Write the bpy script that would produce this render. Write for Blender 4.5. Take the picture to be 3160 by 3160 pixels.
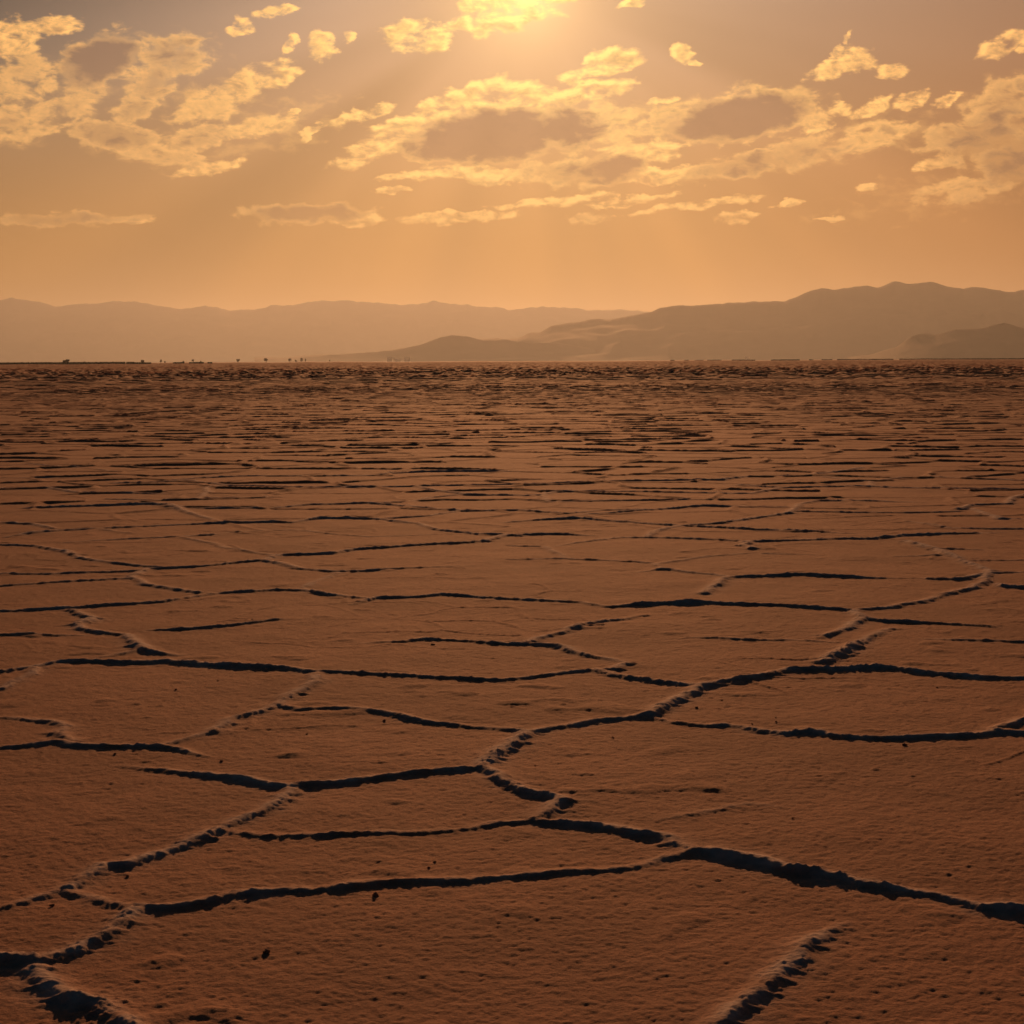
import bpy, bmesh, math, random
import numpy as np
from mathutils import Vector, Matrix

for o in list(bpy.data.objects):
    bpy.data.objects.remove(o)
S = bpy.context.scene
COL = S.collection

# ------------------------------------------------------------------ camera
CAM_H = 1.6
F1024 = 2000.0                       # focal length in pixels of a 1024 wide picture
PITCH = math.atan((512 - 360.7) / F1024)
ROLL = -0.0044
fwd = Vector((0, math.cos(PITCH), -math.sin(PITCH)))
up0 = Vector((0, math.sin(PITCH), math.cos(PITCH)))
rt0 = Vector((1, 0, 0))
rt = rt0 * math.cos(ROLL) + up0 * math.sin(ROLL)
up = up0 * math.cos(ROLL) - rt0 * math.sin(ROLL)
cam_d = bpy.data.cameras.new("camera")
cam = bpy.data.objects.new("camera", cam_d)
COL.objects.link(cam)
cam.matrix_world = Matrix(((rt.x, up.x, -fwd.x, 0), (rt.y, up.y, -fwd.y, 0), (rt.z, up.z, -fwd.z, CAM_H), (0, 0, 0, 1)))
cam_d.sensor_width = 36
cam_d.lens = 36 * F1024 / 1024
cam_d.clip_start = 0.05
cam_d.clip_end = 120000
S.camera = cam


def ray(x, y):
    """direction seen at (x, y) of the 1932 px wide photograph"""
    k = 1024 / 1932
    a = (x * k - 512) / F1024
    b = (512 - y * k) / F1024
    return (fwd + rt * a + up * b).normalized()


def azel(x, y):
    d = ray(x, y)
    return math.atan2(d.x, d.y), math.asin(d.z)


def ground(x, y, z=0.0):
    d = ray(x, y)
    t = (CAM_H - z) / -d.z
    return d.x * t, d.y * t


# ------------------------------------------------------------------ light and exposure
SUN_AZ, SUN_EL = azel(990, -30)
SUN_STRENGTH = 2.85
sun_d = bpy.data.lights.new("sun", 'SUN')
sun_d.energy = SUN_STRENGTH
sun_d.angle = math.radians(0.6)
sun_d.color = (1.0, 0.43, 0.17)
sun = bpy.data.objects.new("sun", sun_d)
COL.objects.link(sun)
sdir = Vector((math.sin(SUN_AZ) * math.cos(SUN_EL), math.cos(SUN_AZ) * math.cos(SUN_EL), math.sin(SUN_EL)))
sun.rotation_euler = sdir.to_track_quat('Z', 'Y').to_euler()
sun.location = (0, 60, 30)
S.view_settings.view_transform = 'Standard'
S.view_settings.look = 'None'
S.view_settings.exposure = 0.0
S.view_settings.gamma = 1.0


def lin(r, g, b, k=1.0):
    f = lambda c: ((c / 255) / 12.92 if c / 255 <= 0.04045 else (((c / 255) + 0.055) / 1.055) ** 2.4) * k
    return (f(r), f(g), f(b))


class NT:
    """small helper for writing node trees"""
    def __init__(self, tree):
        self.t = tree

    def new(self, typ, ins=None, **props):
        n = self.t.nodes.new(typ)
        for k, v in props.items():
            setattr(n, k, v)
        if ins:
            for k, v in ins.items():
                self.put(n.inputs[k], v)
        return n

    def put(self, sock, v):
        if isinstance(v, bpy.types.NodeSocket):
            self.t.links.new(v, sock)
        elif sock.type == 'RGBA' and len(v) == 3:
            sock.default_value = (*v, 1)
        else:
            sock.default_value = v

    def m(self, op, a, b=0.0, c=0.0, clamp=False):
        n = self.t.nodes.new('ShaderNodeMath')
        n.operation = op
        n.use_clamp = clamp
        for i, v in enumerate((a, b, c)):
            if i < len(n.inputs):
                self.put(n.inputs[i], v)
        return n.outputs[0]

    def v(self, op, a, b=None, scale=None):
        n = self.t.nodes.new('ShaderNodeVectorMath')
        n.operation = op
        self.put(n.inputs[0], a)
        if b is not None:
            self.put(n.inputs[1], b)
        if scale is not None:
            self.put(n.inputs['Scale'], scale)
        return n.outputs['Value'] if op in ('DOT_PRODUCT', 'LENGTH', 'DISTANCE') else n.outputs['Vector']

    def ss(self, x, lo, hi, a=0.0, b=1.0):
        n = self.t.nodes.new('ShaderNodeMapRange')
        n.interpolation_type = 'SMOOTHSTEP'
        for k, q in zip(('Value', 'From Min', 'From Max', 'To Min', 'To Max'), (x, lo, hi, a, b)):
            self.put(n.inputs[k], q)
        return n.outputs['Result']

    def mix(self, f, a, b, blend='MIX'):
        n = self.t.nodes.new('ShaderNodeMix')
        n.data_type = 'RGBA'
        n.blend_type = blend
        self.put(n.inputs[0], f)
        self.put(n.inputs[6], a)
        self.put(n.inputs[7], b)
        return n.outputs[2]

    def noise(self, vec, scale, detail=6, rough=0.55, dist=0.0, dim='3D', w=0.0):
        n = self.t.nodes.new('ShaderNodeTexNoise')
        n.noise_dimensions = dim
        if dim == '1D':
            self.put(n.inputs['W'], vec)
        else:
            self.put(n.inputs['Vector'], vec)
        n.inputs['Scale'].default_value = scale
        n.inputs['Detail'].default_value = detail
        n.inputs['Roughness'].default_value = rough
        n.inputs['Distortion'].default_value = dist
        return n


# ------------------------------------------------------------------ sky
W = bpy.data.worlds.new("World")
S.world = W
W.use_nodes = True
W.node_tree.nodes.clear()
K = 37.73                                             # 1 sky unit = 100 px of the photograph

# clouds: centre x, y, radius x, radius y, tilt, thickness of the core
CLOUDS = [
    (90, 48, 60, 18, 8, 0), (25, 75, 45, 40, 0, 0), (50, 150, 55, 42, 30, 0.15), (20, 235, 60, 34, 0, .2),
    (190, 112, 85, 42, 22, 1.0), (250, 105, 40, 38, 0, .2), (330, 105, 70, 38, 8, .35), (290, 155, 55, 30, 35, .35),
    (110, 215, 85, 26, 25, .2), (215, 255, 85, 26, -8, .45), (480, 155, 92, 28, 20, 0), (395, 200, 75, 36, 22, .1),
    (300, 292, 100, 20, -8, .2), (385, 262, 70, 20, 8, .25), (255, 205, 50, 26, 30, .3), (470, 245, 85, 24, 10, .05), (398, 318, 60, 13, 10, 0),
    (590, 245, 26, 9, 28, 0), (552, 212, 12, 6, 20, 0),
    (452, 52, 24, 13, 28, 0), (518, 20, 36, 13, 15, 0), (608, 78, 22, 30, -8, 0), (551, 78, 12, 14, 0, 0),
    (657, 70, 10, 13, 0, 0), (780, 66, 58, 30, -6, 0), (825, 72, 26, 18, 30, 0), (965, 14, 100, 44, 14, 0), (880, 22, 20, 34, 0, 0),
    (1190, 8, 36, 9, 14, 0), (1168, 112, 46, 22, 8, 0), (1100, 132, 48, 15, 22, 0), (1290, 98, 22, 20, -25, 0), (1310, 117, 14, 6, -10, 0),
    (1602, 70, 9, 18, -25, 0), (1555, 135, 42, 16, 18, 0), (1615, 112, 34, 20, 0, 0), (1682, 132, 30, 13, 5, 0), (1580, 98, 14, 10, 20, 0),
    (1895, 85, 50, 18, 20, 0), (1935, 95, 20, 12, 20, 0),
    (690, 215, 58, 14, 14, 0), (760, 250, 125, 26, 24, 0), (870, 190, 95, 26, 20, 0), (1000, 185, 95, 28, -2, 0), (1120, 172, 82, 20, 8, 0),
    (930, 255, 160, 56, 4, 1.25), (840, 285, 95, 28, -8, .9), (1060, 245, 90, 42, 0, .9), (1140, 235, 70, 40, 0, .15), (780, 330, 60, 10, 4, 0),
    (920, 330, 150, 18, -2, 0), (1070, 325, 100, 26, 0, .35), (1150, 318, 70, 30, 6, .9), (1200, 290, 90, 24, 8, .0),
    (1390, 222, 145, 44, 8, 1.2), (1280, 225, 90, 30, 16, .25), (1440, 186, 90, 22, 2, .3), (1520, 215, 60, 22, -10, .1), (1250, 190, 30, 7, 12, 0),
    (1240, 330, 80, 12, 5, 0), (1400, 312, 110, 22, 12, .5), (1510, 290, 120, 24, 12, .35), (1640, 255, 90, 24, 14, .1), (1550, 240, 40, 9, 14, 0),
    (1590, 205, 24, 14, 0, 0), (1645, 205, 38, 12, 20, 0), (1722, 188, 30, 12, 20, 0), (1785, 188, 26, 10, 8, 0),
    (1890, 205, 80, 48, 30, .3), (1860, 255, 110, 50, 12, .45), (1940, 300, 110, 50, 10, .6), (1780, 300, 60, 14, 8, 0), (1840, 352, 120, 22, 9, .05),
    (580, 403, 115, 20, 1, .85), (660, 412, 70, 14, -4, 0), (120, 414, 130, 15, 2, .5), (210, 416, 70, 8, -2, 0), (860, 412, 130, 10, 3, 0),
    (1030, 382, 110, 10, 5, 0), (1190, 378, 80, 9, 6, 0), (1102, 412, 36, 9, 0, .2), (1310, 388, 120, 9, 7, 0), (1480, 382, 30, 6, 8, 0),
    (1395, 410, 34, 9, 5, 0), (1635, 350, 18, 8, 8, 0), (740, 355, 30, 6, 0, 0), (1560, 408, 30, 5, 0, 0),
    # outside the picture
    (-190, 150, 170, 70, 8, .6), (-260, 300, 130, 30, 4, .4), (2190, 230, 170, 60, -6, .6), (2120, 90, 90, 30, 10, 0),
    (-420, 60, 120, 50, 0, .5), (2480, 120, 140, 60, 0, .4), (500, -170, 170, 60, 0, .6), (1500, -200, 200, 60, 5, .7),
    (1020, -180, 110, 50, 5, .3), (60, -120, 150, 50, 5, .4), (2000, -90, 120, 40, 5, .2),
]

grp = bpy.data.node_groups.new("cloud_density", 'ShaderNodeTree')
grp.interface.new_socket("P", in_out='INPUT', socket_type='NodeSocketVector')
grp.interface.new_socket("density", in_out='OUTPUT', socket_type='NodeSocketFloat')
grp.interface.new_socket("core", in_out='OUTPUT', socket_type='NodeSocketFloat')
g = NT(grp)
gi = g.new('NodeGroupInput')
go = g.new('NodeGroupOutput')
P = gi.outputs[0]
# warp so that the outlines billow
wn = g.noise(g.v('MULTIPLY', P, (1.0, 1.7, 1.0)), 1.5, 4, 0.55)
warp = g.v('SCALE', g.v('SUBTRACT', wn.outputs['Color'], (0.5, 0.5, 0.5)), scale=0.62)
PW = g.v('ADD', P, g.v('MULTIPLY', warp, (1.1, 0.75, 0.0)))
pws = g.new('ShaderNodeSeparateXYZ', {0: PW})
PV = g.new('ShaderNodeCombineXYZ', {0: pws.outputs[0], 1: pws.outputs[1], 2: 1.0}).outputs[0]
acc = core = None
for cx, cy, rx, ry, rot, ck in CLOUDS:
    a, e = azel(cx, cy)
    ca, sa = math.cos(math.radians(rot)), math.sin(math.radians(rot))
    rx, ry = rx / 100 * 1.04, ry / 100 * 1.04
    A = Vector((ca / rx, sa / rx)); Bv = Vector((-sa / ry, ca / ry)); c0 = Vector((a * K, e * K))
    # the tiny product only makes the ellipses evaluate one after another (the shader stack is short)
    pv_ = PV if acc is None else g.v('MULTIPLY_ADD', acc, (1e-8, 1e-8, 0.0), None)
    if acc is not None:
        g.put(pv_.node.inputs[2], PV)
    u_ = g.v('DOT_PRODUCT', pv_, (A.x, A.y, -A.dot(c0)))
    v_ = g.v('DOT_PRODUCT', pv_, (Bv.x, Bv.y, -Bv.dot(c0)))
    q = g.m('MULTIPLY_ADD', u_, u_, g.m('MULTIPLY', v_, v_))
    mm = g.m('SUBTRACT', 1.0, q)
    if ck > 0:
        cc = g.m('MULTIPLY_ADD', mm, ck, -0.05 * ck)
        core = cc if core is None else g.m('MAXIMUM', core, cc)
    acc = mm if acc is None else g.m('SMOOTH_MAX', acc, mm, 0.25)
acc = g.m('MAXIMUM', acc, -1.0)
n1 = g.noise(g.v('MULTIPLY', P, (1.0, 1.9, 1.0)), 2.1, 8, 0.57, 0.3)
n2 = g.noise(g.v('MULTIPLY', P, (1.0, 1.5, 1.0)), 6.0, 4, 0.55, 0.2)
nn = g.m('ADD', g.m('MULTIPLY', g.m('SUBTRACT', n1.outputs['Fac'], 0.5), 3.3), g.m('MULTIPLY', g.m('SUBTRACT', n2.outputs['Fac'], 0.5), 0.55))
dens = g.m('ADD', g.m('MULTIPLY', g.m('SMOOTH_MIN', acc, 0.44, 0.3), 0.95), nn)
grp.links.new(dens, go.inputs['density'])
grp.links.new(g.m('ADD', core, g.m('MULTIPLY', g.m('SUBTRACT', n1.outputs['Fac'], 0.5), 1.5)), go.inputs['core'])

w = NT(W.node_tree)
tc = w.new('ShaderNodeTexCoord')
D = w.v('NORMALIZE', tc.outputs['Generated'])
sep = w.new('ShaderNodeSeparateXYZ', {0: D})
dx, dy, dz = sep.outputs
az = w.m('ARCTAN2', dx, dy)
el = w.m('ARCSINE', dz)
comb = w.new('ShaderNodeCombineXYZ', {0: w.m('MULTIPLY', az, K), 1: w.m('MULTIPLY', el, K), 2: 0.0})
PP = comb.outputs[0]
SUNP = (SUN_AZ * K, SUN_EL * K, 0.0)
cosg = w.v('DOT_PRODUCT', D, tuple(sdir))
gam = w.m('ARCCOSINE', w.m('MINIMUM', cosg, 1.0))     # angle from the sun
toS = w.v('SUBTRACT', SUNP, PP)
toSn = w.v('NORMALIZE', toS)
# dusty evening air: warm near the horizon, mauve grey higher up
elk = w.ss(el, -0.01, 0.19)
cr = w.new('ShaderNodeValToRGB', {0: w.m('DIVIDE', el, 0.35, clamp=True)})
ramp = cr.color_ramp
ramp.elements[0].position = 0.0
stops = [(0.0, lin(226, 160, 96)), (0.12, lin(228, 163, 104)), (0.28, lin(208, 154, 108)), (0.42, lin(170, 135, 108)), (0.52, lin(140, 119, 104)), (1.0, lin(72, 78, 86))]
ramp.elements[0].color = (*stops[0][1], 1)
ramp.elements[1].position = 1.0
ramp.elements[1].color = (*stops[-1][1], 1)
for p_, c_ in stops[1:-1]:
    e_ = ramp.elements.new(p_)
    e_.color = (*c_, 1)
base = w.mix(1.0, cr.outputs[0], w.mix(w.ss(el, 0.02, 0.16), (0.50, 0.40, 0.06), (0.90, 0.92, 1.02)), 'MULTIPLY')
# left / right of the sun the air is dimmer
side = w.m('ABSOLUTE', w.m('SUBTRACT', az, SUN_AZ))
dim = w.m('ADD', 0.10, w.m('MULTIPLY', w.m('EXPONENT', w.m('MULTIPLY', w.m('POWER', w.m('DIVIDE', gam, 0.55), 1.6), -1.0)), 0.90))
base = w.mix(1.0, base, dim, 'MULTIPLY')
right = w.ss(az, 0.02, 0.28)
base = w.mix(right, base, w.mix(1.0, base, (0.96, 0.75, 0.62), 'MULTIPLY'))
left = w.ss(w.m('MULTIPLY', az, -1.0), 0.05, 0.30)
upl = w.m('MULTIPLY', left, w.ss(el, 0.05, 0.19))
base = w.mix(upl, base, w.mix(1.0, base, (0.0, 0.16, 0.34), 'MULTIPLY'))
# forward-scattering glow and crepuscular rays fanning from the sun
sp = w.new('ShaderNodeSeparateXYZ', {0: toS})
ang = w.m('ARCTAN2', sp.outputs[0], sp.outputs[1])
rn = w.noise(w.m('ADD', ang, 5.37), 2.0, 2, 0.5, 0.0, '1D').outputs['Fac']
rn2 = w.m('SUBTRACT', rn, 0.5)
glow1 = w.m('EXPONENT', w.m('MULTIPLY', w.m('DIVIDE', gam, 0.016), -1.0))
glow2 = w.m('EXPONENT', w.m('MULTIPLY', w.m('DIVIDE', gam, 0.062), -1.0))
glow3 = w.m('EXPONENT', w.m('MULTIPLY', w.m('DIVIDE', gam, 0.20), -1.0))
rays = w.m('ADD', 1.0, w.m('MULTIPLY', rn2, w.m('MULTIPLY', w.ss(gam, 0.02, 0.10), w.ss(gam, 0.50, 0.18, 0.0, 1.25))))
glowc = w.mix(1.0, (1.0, 0.70, 0.28), glow1, 'MULTIPLY')
glowc = w.mix(1.0, glowc, w.mix(1.0, (0.85, 0.43, 0.15), w.m('MULTIPLY', glow2, 0.85), 'MULTIPLY'), 'ADD')
glowc = w.mix(1.0, glowc, w.mix(1.0, (0.14, 0.10, 0.03), w.m('MULTIPLY', glow3, 0.6), 'MULTIPLY'), 'ADD')
air = w.mix(1.0, w.mix(1.0, base, rays, 'MULTIPLY'), glowc, 'ADD')
# clouds
c1 = w.new('ShaderNodeGroup', node_tree=grp)
c1.inputs[0].default_value = (0, 0, 0)
w.put(c1.inputs[0], PP)
c2 = w.new('ShaderNodeGroup', node_tree=grp)
w.put(c2.inputs[0], w.v('ADD', PP, w.v('SCALE', toSn, scale=0.11)))
d1, k1 = c1.outputs
d2, k2 = c2.outputs
thick = w.ss(k1, -0.20, 0.66)
alpha = w.m('MAXIMUM', w.ss(d1, -0.22, 0.72), w.m('MULTIPLY', thick, 0.95))
lit = w.ss(w.m('SUBTRACT', d1, d2), -0.5, 0.6)
cb = w.mix(w.m('EXPONENT', w.m('MULTIPLY', w.m('DIVIDE', gam, 0.085), -1.0)), lin(253, 184, 102, 1.32), lin(255, 216, 126, 1.8))
cb = w.mix(1.0, cb, w.m('ADD', 0.90, w.m('MULTIPLY', lit, 0.17)), 'MULTIPLY')
cd = w.mix(1.0, air, (0.61, 0.61, 0.67), 'MULTIPLY')
cd = w.mix(0.30, cd, lin(170, 130, 100))
thk = w.m('MAXIMUM', thick, w.ss(w.m('ADD', w.m('MULTIPLY', d2, 0.7), w.m('MULTIPLY', d1, 0.3)), 0.22, 1.1, 0.0, 0.72))
cc = w.mix(thk, w.mix(0.12, cb, air), cd)
fadelow = w.ss(el, 0.055, 0.115, 0.50, 1.0)
inband = w.ss(el, 0.30, 0.24)
final = w.mix(w.m('MULTIPLY', w.m('MULTIPLY', alpha, fadelow), inband), air, cc)
# the clear physical sky over and behind the camera
sky = w.new('ShaderNodeTexSky', sky_type='NISHITA', sun_disc=False, sun_elevation=SUN_EL, sun_rotation=SUN_AZ)
sky.dust_density = 4.0
sky.ozone_density = 2.0
nish = w.mix(1.0, sky.outputs[0], (0.0020, 0.0085, 0.0108), 'MULTIPLY')
fh = w.ss(gam, 0.45, 1.0)
bgs = []
for col_ in (w.mix(fh, air, nish), final):
    b_ = w.new('ShaderNodeBackground', {'Strength': 0.1})
    w.put(b_.inputs['Color'], w.v('SCALE', col_, scale=10.0))
    bgs.append(b_)
# clouds stand only in this window of the sky; elsewhere their nodes are skipped
win = w.m('MULTIPLY', w.ss(gam, 0.45, 0.40), w.ss(el, 0.035, 0.05))
bg = w.new('ShaderNodeMixShader')
w.put(bg.inputs[0], win)
W.node_tree.links.new(bgs[0].outputs[0], bg.inputs[1])
W.node_tree.links.new(bgs[1].outputs[0], bg.inputs[2])
out = w.new('ShaderNodeOutputWorld')
W.node_tree.links.new(bg.outputs[0], out.inputs['Surface'])
W.cycles.sampling_method = 'MANUAL'
W.cycles.sample_map_resolution = 512

# ------------------------------------------------------------------ helpers


def tag(o, label=None, cat=None, group=None, kind=None):
    if label: o['label'] = label
    if cat: o['category'] = cat
    if group: o['group'] = group
    if kind: o['kind'] = kind
    return o


def mesh_obj(name, verts, faces, mat, parent=None, smooth=True):
    me = bpy.data.meshes.new(name)
    me.from_pydata(verts, [], faces)
    me.materials.append(mat)
    if smooth:
        me.polygons.foreach_set('use_smooth', [True] * len(me.polygons))
    o = bpy.data.objects.new(name, me)
    COL.objects.link(o)
    if parent: o.parent = parent
    return o


def np_grid_mesh(name, X, Y, Z, mat, wrap=False):
    """rows x columns arrays -> one smooth quad sheet"""
    R, C = X.shape
    me = bpy.data.meshes.new(name)
    co = np.stack([X, Y, Z], -1).reshape(-1, 3).astype(np.float32)
    me.vertices.add(R * C)
    me.vertices.foreach_set('co', co.ravel())
    cc = C if wrap else C - 1
    i, j = np.meshgrid(np.arange(R - 1), np.arange(cc), indexing='ij')
    j2 = (j + 1) % C
    f = np.stack([i * C + j, i * C + j2, (i + 1) * C + j2, (i + 1) * C + j], -1).reshape(-1, 4).astype(np.int32)
    n = len(f)
    me.loops.add(n * 4)
    me.polygons.add(n)
    me.loops.foreach_set('vertex_index', f.ravel())
    me.polygons.foreach_set('loop_start', (np.arange(n) * 4).astype(np.int32))
    me.polygons.foreach_set('use_smooth', np.ones(n, dtype=bool))
    me.update(calc_edges=True)
    me.materials.append(mat)
    o = bpy.data.objects.new(name, me)
    COL.objects.link(o)
    return o


def _h(ix, iy, seed):
    n = (ix.astype(np.int64) * 374761393 + iy.astype(np.int64) * 668265263 + seed * 974711) & 0xffffffff
    n = ((n ^ (n >> 13)) * 1274126177) & 0xffffffff
    n = (n ^ (n >> 16)) & 0xffffffff
    return (n / 4294967295.0).astype(np.float32)


def vnoise(x, y, seed=0):
    ix = np.floor(x); iy = np.floor(y)
    fx = (x - ix).astype(np.float32); fy = (y - iy).astype(np.float32)
    ux = fx * fx * fx * (fx * (fx * 6 - 15) + 10); uy = fy * fy * fy * (fy * (fy * 6 - 15) + 10)
    ix = ix.astype(np.int64); iy = iy.astype(np.int64)
    a = _h(ix, iy, seed); b = _h(ix + 1, iy, seed); c = _h(ix, iy + 1, seed); d = _h(ix + 1, iy + 1, seed)
    return (a + (b - a) * ux) * (1 - uy) + (c + (d - c) * ux) * uy - 0.5


def fbm(x, y, seed=0, octv=4, gain=0.5, lac=2.03):
    s = 0; a = 1.0
    for k in range(octv):
        s = s + a * vnoise(x * 1.0 + 17.3 * k, y * 1.0 - 9.1 * k, seed + k)
        x, y = (x * 0.8 - y * 0.6) * lac, (x * 0.6 + y * 0.8) * lac
        a *= gain
    return s


def material(name, base, rough=0.8, var=0.15, scale=5.0, spec=0.3):
    m = bpy.data.materials.new(name)
    m.use_nodes = True
    t = NT(m.node_tree)
    b = m.node_tree.nodes['Principled BSDF']
    tcn = t.new('ShaderNodeTexCoord')
    n = t.noise(tcn.outputs['Object'], scale, 5, 0.6)
    lo = tuple(c * (1 - var) for c in base); hi = tuple(c * (1 + var) for c in base)
    t.put(b.inputs['Base Color'], t.mix(t.ss(n.outputs['Fac'], 0.3, 0.7), lo, hi))
    b.inputs['Roughness'].default_value = rough
    b.inputs['Specular IOR Level'].default_value = spec
    return m


# salt crust
salt = bpy.data.materials.new("salt_crust")
salt.use_nodes = True
t = NT(salt.node_tree)
pb = salt.node_tree.nodes['Principled BSDF']
ge = t.new('ShaderNodeNewGeometry')
PO = ge.outputs['Position']
nA = t.noise(PO, 0.7, 5, 0.65)
nB = t.noise(PO, 9.0, 6, 0.65)
nC = t.noise(PO, 120.0, 4, 0.6)
nD = t.noise(PO, 0.035, 3, 0.5)
colr = t.mix(t.ss(nB.outputs['Fac'], 0.3, 0.7), (0.445, 0.195, 0.107), (0.57, 0.254, 0.140))
colr = t.mix(t.ss(nA.outputs['Fac'], 0.40, 0.62), colr, (0.40, 0.170, 0.092))
colr = t.mix(t.m('MULTIPLY', t.ss(nD.outputs['Fac'], 0.42, 0.66), 0.70), colr, (0.55, 0.215, 0.115))
colr = t.mix(t.m('MULTIPLY', t.ss(nC.outputs['Fac'], 0.45, 0.70), 0.6), colr, (0.17, 0.10, 0.068))
atn = t.new('ShaderNodeAttribute', attribute_name='crest')
crc = t.mix(t.ss(nB.outputs['Fac'], 0.35, 0.65), (0.56, 0.43, 0.37), (0.76, 0.63, 0.56))
colr = t.mix(t.m('MULTIPLY', atn.outputs['Fac'], 0.9), colr, crc)
t.put(pb.inputs['Base Color'], colr)
pb.inputs['Roughness'].default_value = 0.9
pb.inputs['Specular IOR Level'].default_value = 0.16
bm1 = t.new('ShaderNodeBump', {'Strength': 0.9, 'Distance': 0.005, 'Height': t.noise(PO, 75.0, 5, 0.7).outputs['Fac']})
bm2 = t.new('ShaderNodeBump', {'Strength': 0.35, 'Distance': 0.0015, 'Height': t.noise(PO, 260.0, 3, 0.6).outputs['Fac'], 'Normal': bm1.outputs[0]})
t.put(pb.inputs['Normal'], bm2.outputs[0])

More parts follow.
